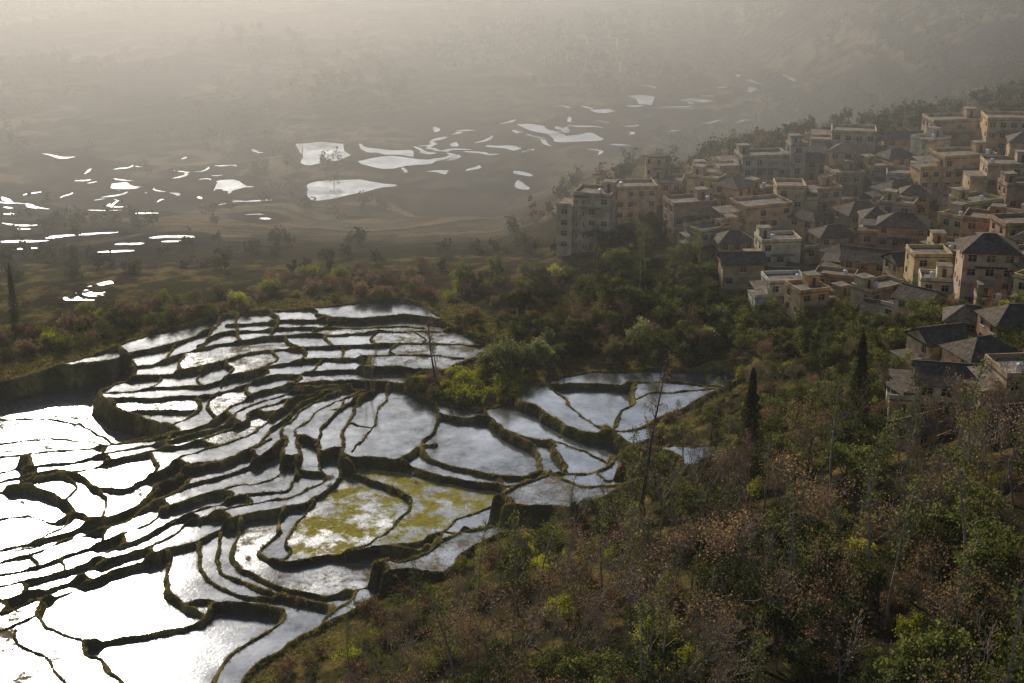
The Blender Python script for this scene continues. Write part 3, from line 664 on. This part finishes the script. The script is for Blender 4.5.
# distant tree mass (one object)
q=np.random.default_rng(77); pts=[]
while len(pts)<5600:
    x=q.uniform(-480,520); y=q.uniform(352,1350)
    if abs(x)>y*0.42+20: continue
    dens=0.12+1.5*float(vnoise(x,y,60,81))+0.5*float(vnoise(x,y,18,83))+ (0.8 if x>60+0.25*(y-450) else 0)+(0.45 if y<430 else 0)
    if q.random()>dens: continue
    if any((x-a)**2+(y-b)**2<(c+2)**2 for a,b,c in HOUSES): continue
    pts.append((x,y))
pts=np.array(pts); pz=H(pts[:,0],pts[:,1])
W3=np.array([w for w in wv])
ok=np.array([np.min(np.hypot(W3[:,0]-a,(W3[:,1]-b)*0.6))>6 for a,b in pts]); pts=pts[ok]; pz=pz[ok]
Vs=[]
for (x,y),z in zip(pts,pz):
    sz=0.5+0.5*min(1,(y-350)/300); R=q.uniform(1.6,4.0)*sz; h=q.uniform(4,10)*sz; n=90
    lumps=q.normal(0,1,(6,3))*np.array([R*0.5,R*0.5,h*0.2])+np.array([x,y,z+h*0.5])
    C=lumps[q.integers(0,6,n)]+q.normal(0,1,(n,3))*R*0.33; C[:,2]=np.maximum(C[:,2],z+0.3)
    a=q.normal(0,1,(n,3)); a/=np.linalg.norm(a,axis=1)[:,None]; b=np.cross(a,q.normal(0,1,(n,3))); b/=np.linalg.norm(b,axis=1)[:,None]
    s_=q.uniform(0.3,0.75,(n,1)); Vs.append(np.stack([C-a*s_,C+b*s_*0.6,C+a*s_,C-b*s_*0.6],1).reshape(-1,3))
    Vs.append(np.array([[x-.15,y,z-.5],[x+.15,y,z-.5],[x+.08,y,z+h*.6],[x-.08,y,z+h*.6]]))
Vs=np.concatenate(Vs); add_obj('distant_trees',mesh_np('distant_trees',Vs,np.arange(len(Vs)).reshape(-1,4),[L_dark]))
mb=MB(); rb=MB()
for i in range(40):
    u=rnd.uniform(440,640); v=rnd.uniform(22,72)
    x,y=hit(u,v); z=float(H(x,y)); w=rnd.uniform(3,6); d=rnd.uniform(3,5); h=rnd.uniform(3,7)
    mb.box(x-w,y-d,z-4,x+w,y+d,z+h)
    rb.quad((x-w-.5,y-d-.5,z+h+.02),(x+w+.5,y-d-.5,z+h+.02),(x+w+.5,y,z+h+2.2),(x-w-.5,y,z+h+2.2)); rb.quad((x+w+.5,y+d+.5,z+h+.02),(x-w-.5,y+d+.5,z+h+.02),(x-w-.5,y,z+h+2.2),(x+w+.5,y,z+h+2.2))
e=bpy.data.objects.new('distant_village',None); S.collection.objects.link(e); mb.obj('walls',WM['tan'],e); rb.obj('roofs',M_roof,e)

# grass tufts on banks, rice stubble in shallow paddies
def tufts(name,cand,n,h0,h1,zz,mat,nb=4,wd=0.04,sp=0.12):
    sel=q.integers(0,len(cand[0]),n); cj,ci=cand[0][sel],cand[1][sel]
    bx=X[cj,ci]+q.uniform(-g,g,n)*0.5; by=Y[cj,ci]+q.uniform(-g,g,n)*0.5; bz=zz[cj,ci]
    bx=np.repeat(bx,nb)+q.normal(0,sp,n*nb); by=np.repeat(by,nb)+q.normal(0,sp,n*nb); bz=np.repeat(bz,nb)-0.05
    hh=q.uniform(h0,h1,n*nb); an=q.uniform(0,6.28,n*nb); ln=q.normal(0,0.35,(n*nb,2))*hh[:,None]
    A=np.stack([bx-np.cos(an)*wd,by-np.sin(an)*wd,bz],1); B=np.stack([bx+np.cos(an)*wd,by+np.sin(an)*wd,bz],1); T=np.stack([bx+ln[:,0],by+ln[:,1],bz+hh],1)
    add_obj(name,mesh_np(name,np.stack([A,B,T],1).reshape(-1,3),np.arange(n*nb*3).reshape(-1,3),[mat]))
cl=vnoise(X,Y,2.2,47)
tufts('bank_grass',np.nonzero(((prof>0.3)&(cl>-0.15)|((~dom)&(D<25)&(footd(X,Y)<18)))&(edge>0.9)),85000,0.12,0.5,Z,L_grass)
cs=fbm(X,Y,9,49); stub=(kd==3)&(cs>-0.1)|(kd==1)&(cs>0.42)|(kd==2)&(cs>-0.25)
tufts('rice_stubble',np.nonzero(stub&(prof<0.2)&(edge>0.9)),16000,0.08,0.25,Lm,L_grass,3,0.03,0.06)

# ------------------------------------------------------------------ haze (real scattering air lying in the valley)
def haze(name,den,y0,y1):
    hz,nt,out=newmat(name); vs=nt.nodes.new('ShaderNodeVolumeScatter'); vs.inputs['Density'].default_value=den; vs.inputs['Anisotropy'].default_value=0.64
    vs.inputs['Color'].default_value=(1,0.975,0.93,1); nt.links.new(vs.outputs[0],out.inputs['Volume'])
    mb=MB(); mb.box(-2800,y0,-150,2800,y1,84); add_obj(name,mesh_np(name,mb.v,mb.f,[hz]))
haze('valley_haze',0.00125,315,4000); haze('thin_haze',0.00016,40,314.9)

# ------------------------------------------------------------------ light
EL=math.radians(27); AZ=math.radians(-19)
sv=Vector((math.sin(AZ)*math.cos(EL),math.cos(AZ)*math.cos(EL),math.sin(EL)))
sl=bpy.data.lights.new('sun','SUN'); sl.energy=5; sl.angle=math.radians(0.5); sl.color=(1,0.89,0.74)
so=bpy.data.objects.new('sun',sl); so.rotation_euler=sv.to_track_quat('Z','Y').to_euler(); S.collection.objects.link(so)
w=bpy.data.worlds.new('World'); S.world=w; w.use_nodes=True; nt=w.node_tree; bg=nt.nodes['Background']
sk=nt.nodes.new('ShaderNodeTexSky'); sk.sky_type='NISHITA'; sk.sun_disc=False; sk.sun_elevation=EL; sk.sun_rotation=AZ%(2*math.pi); sk.dust_density=0.5
nt.links.new(sk.outputs[0],bg.inputs[0]); bg.inputs[1].default_value=0.095
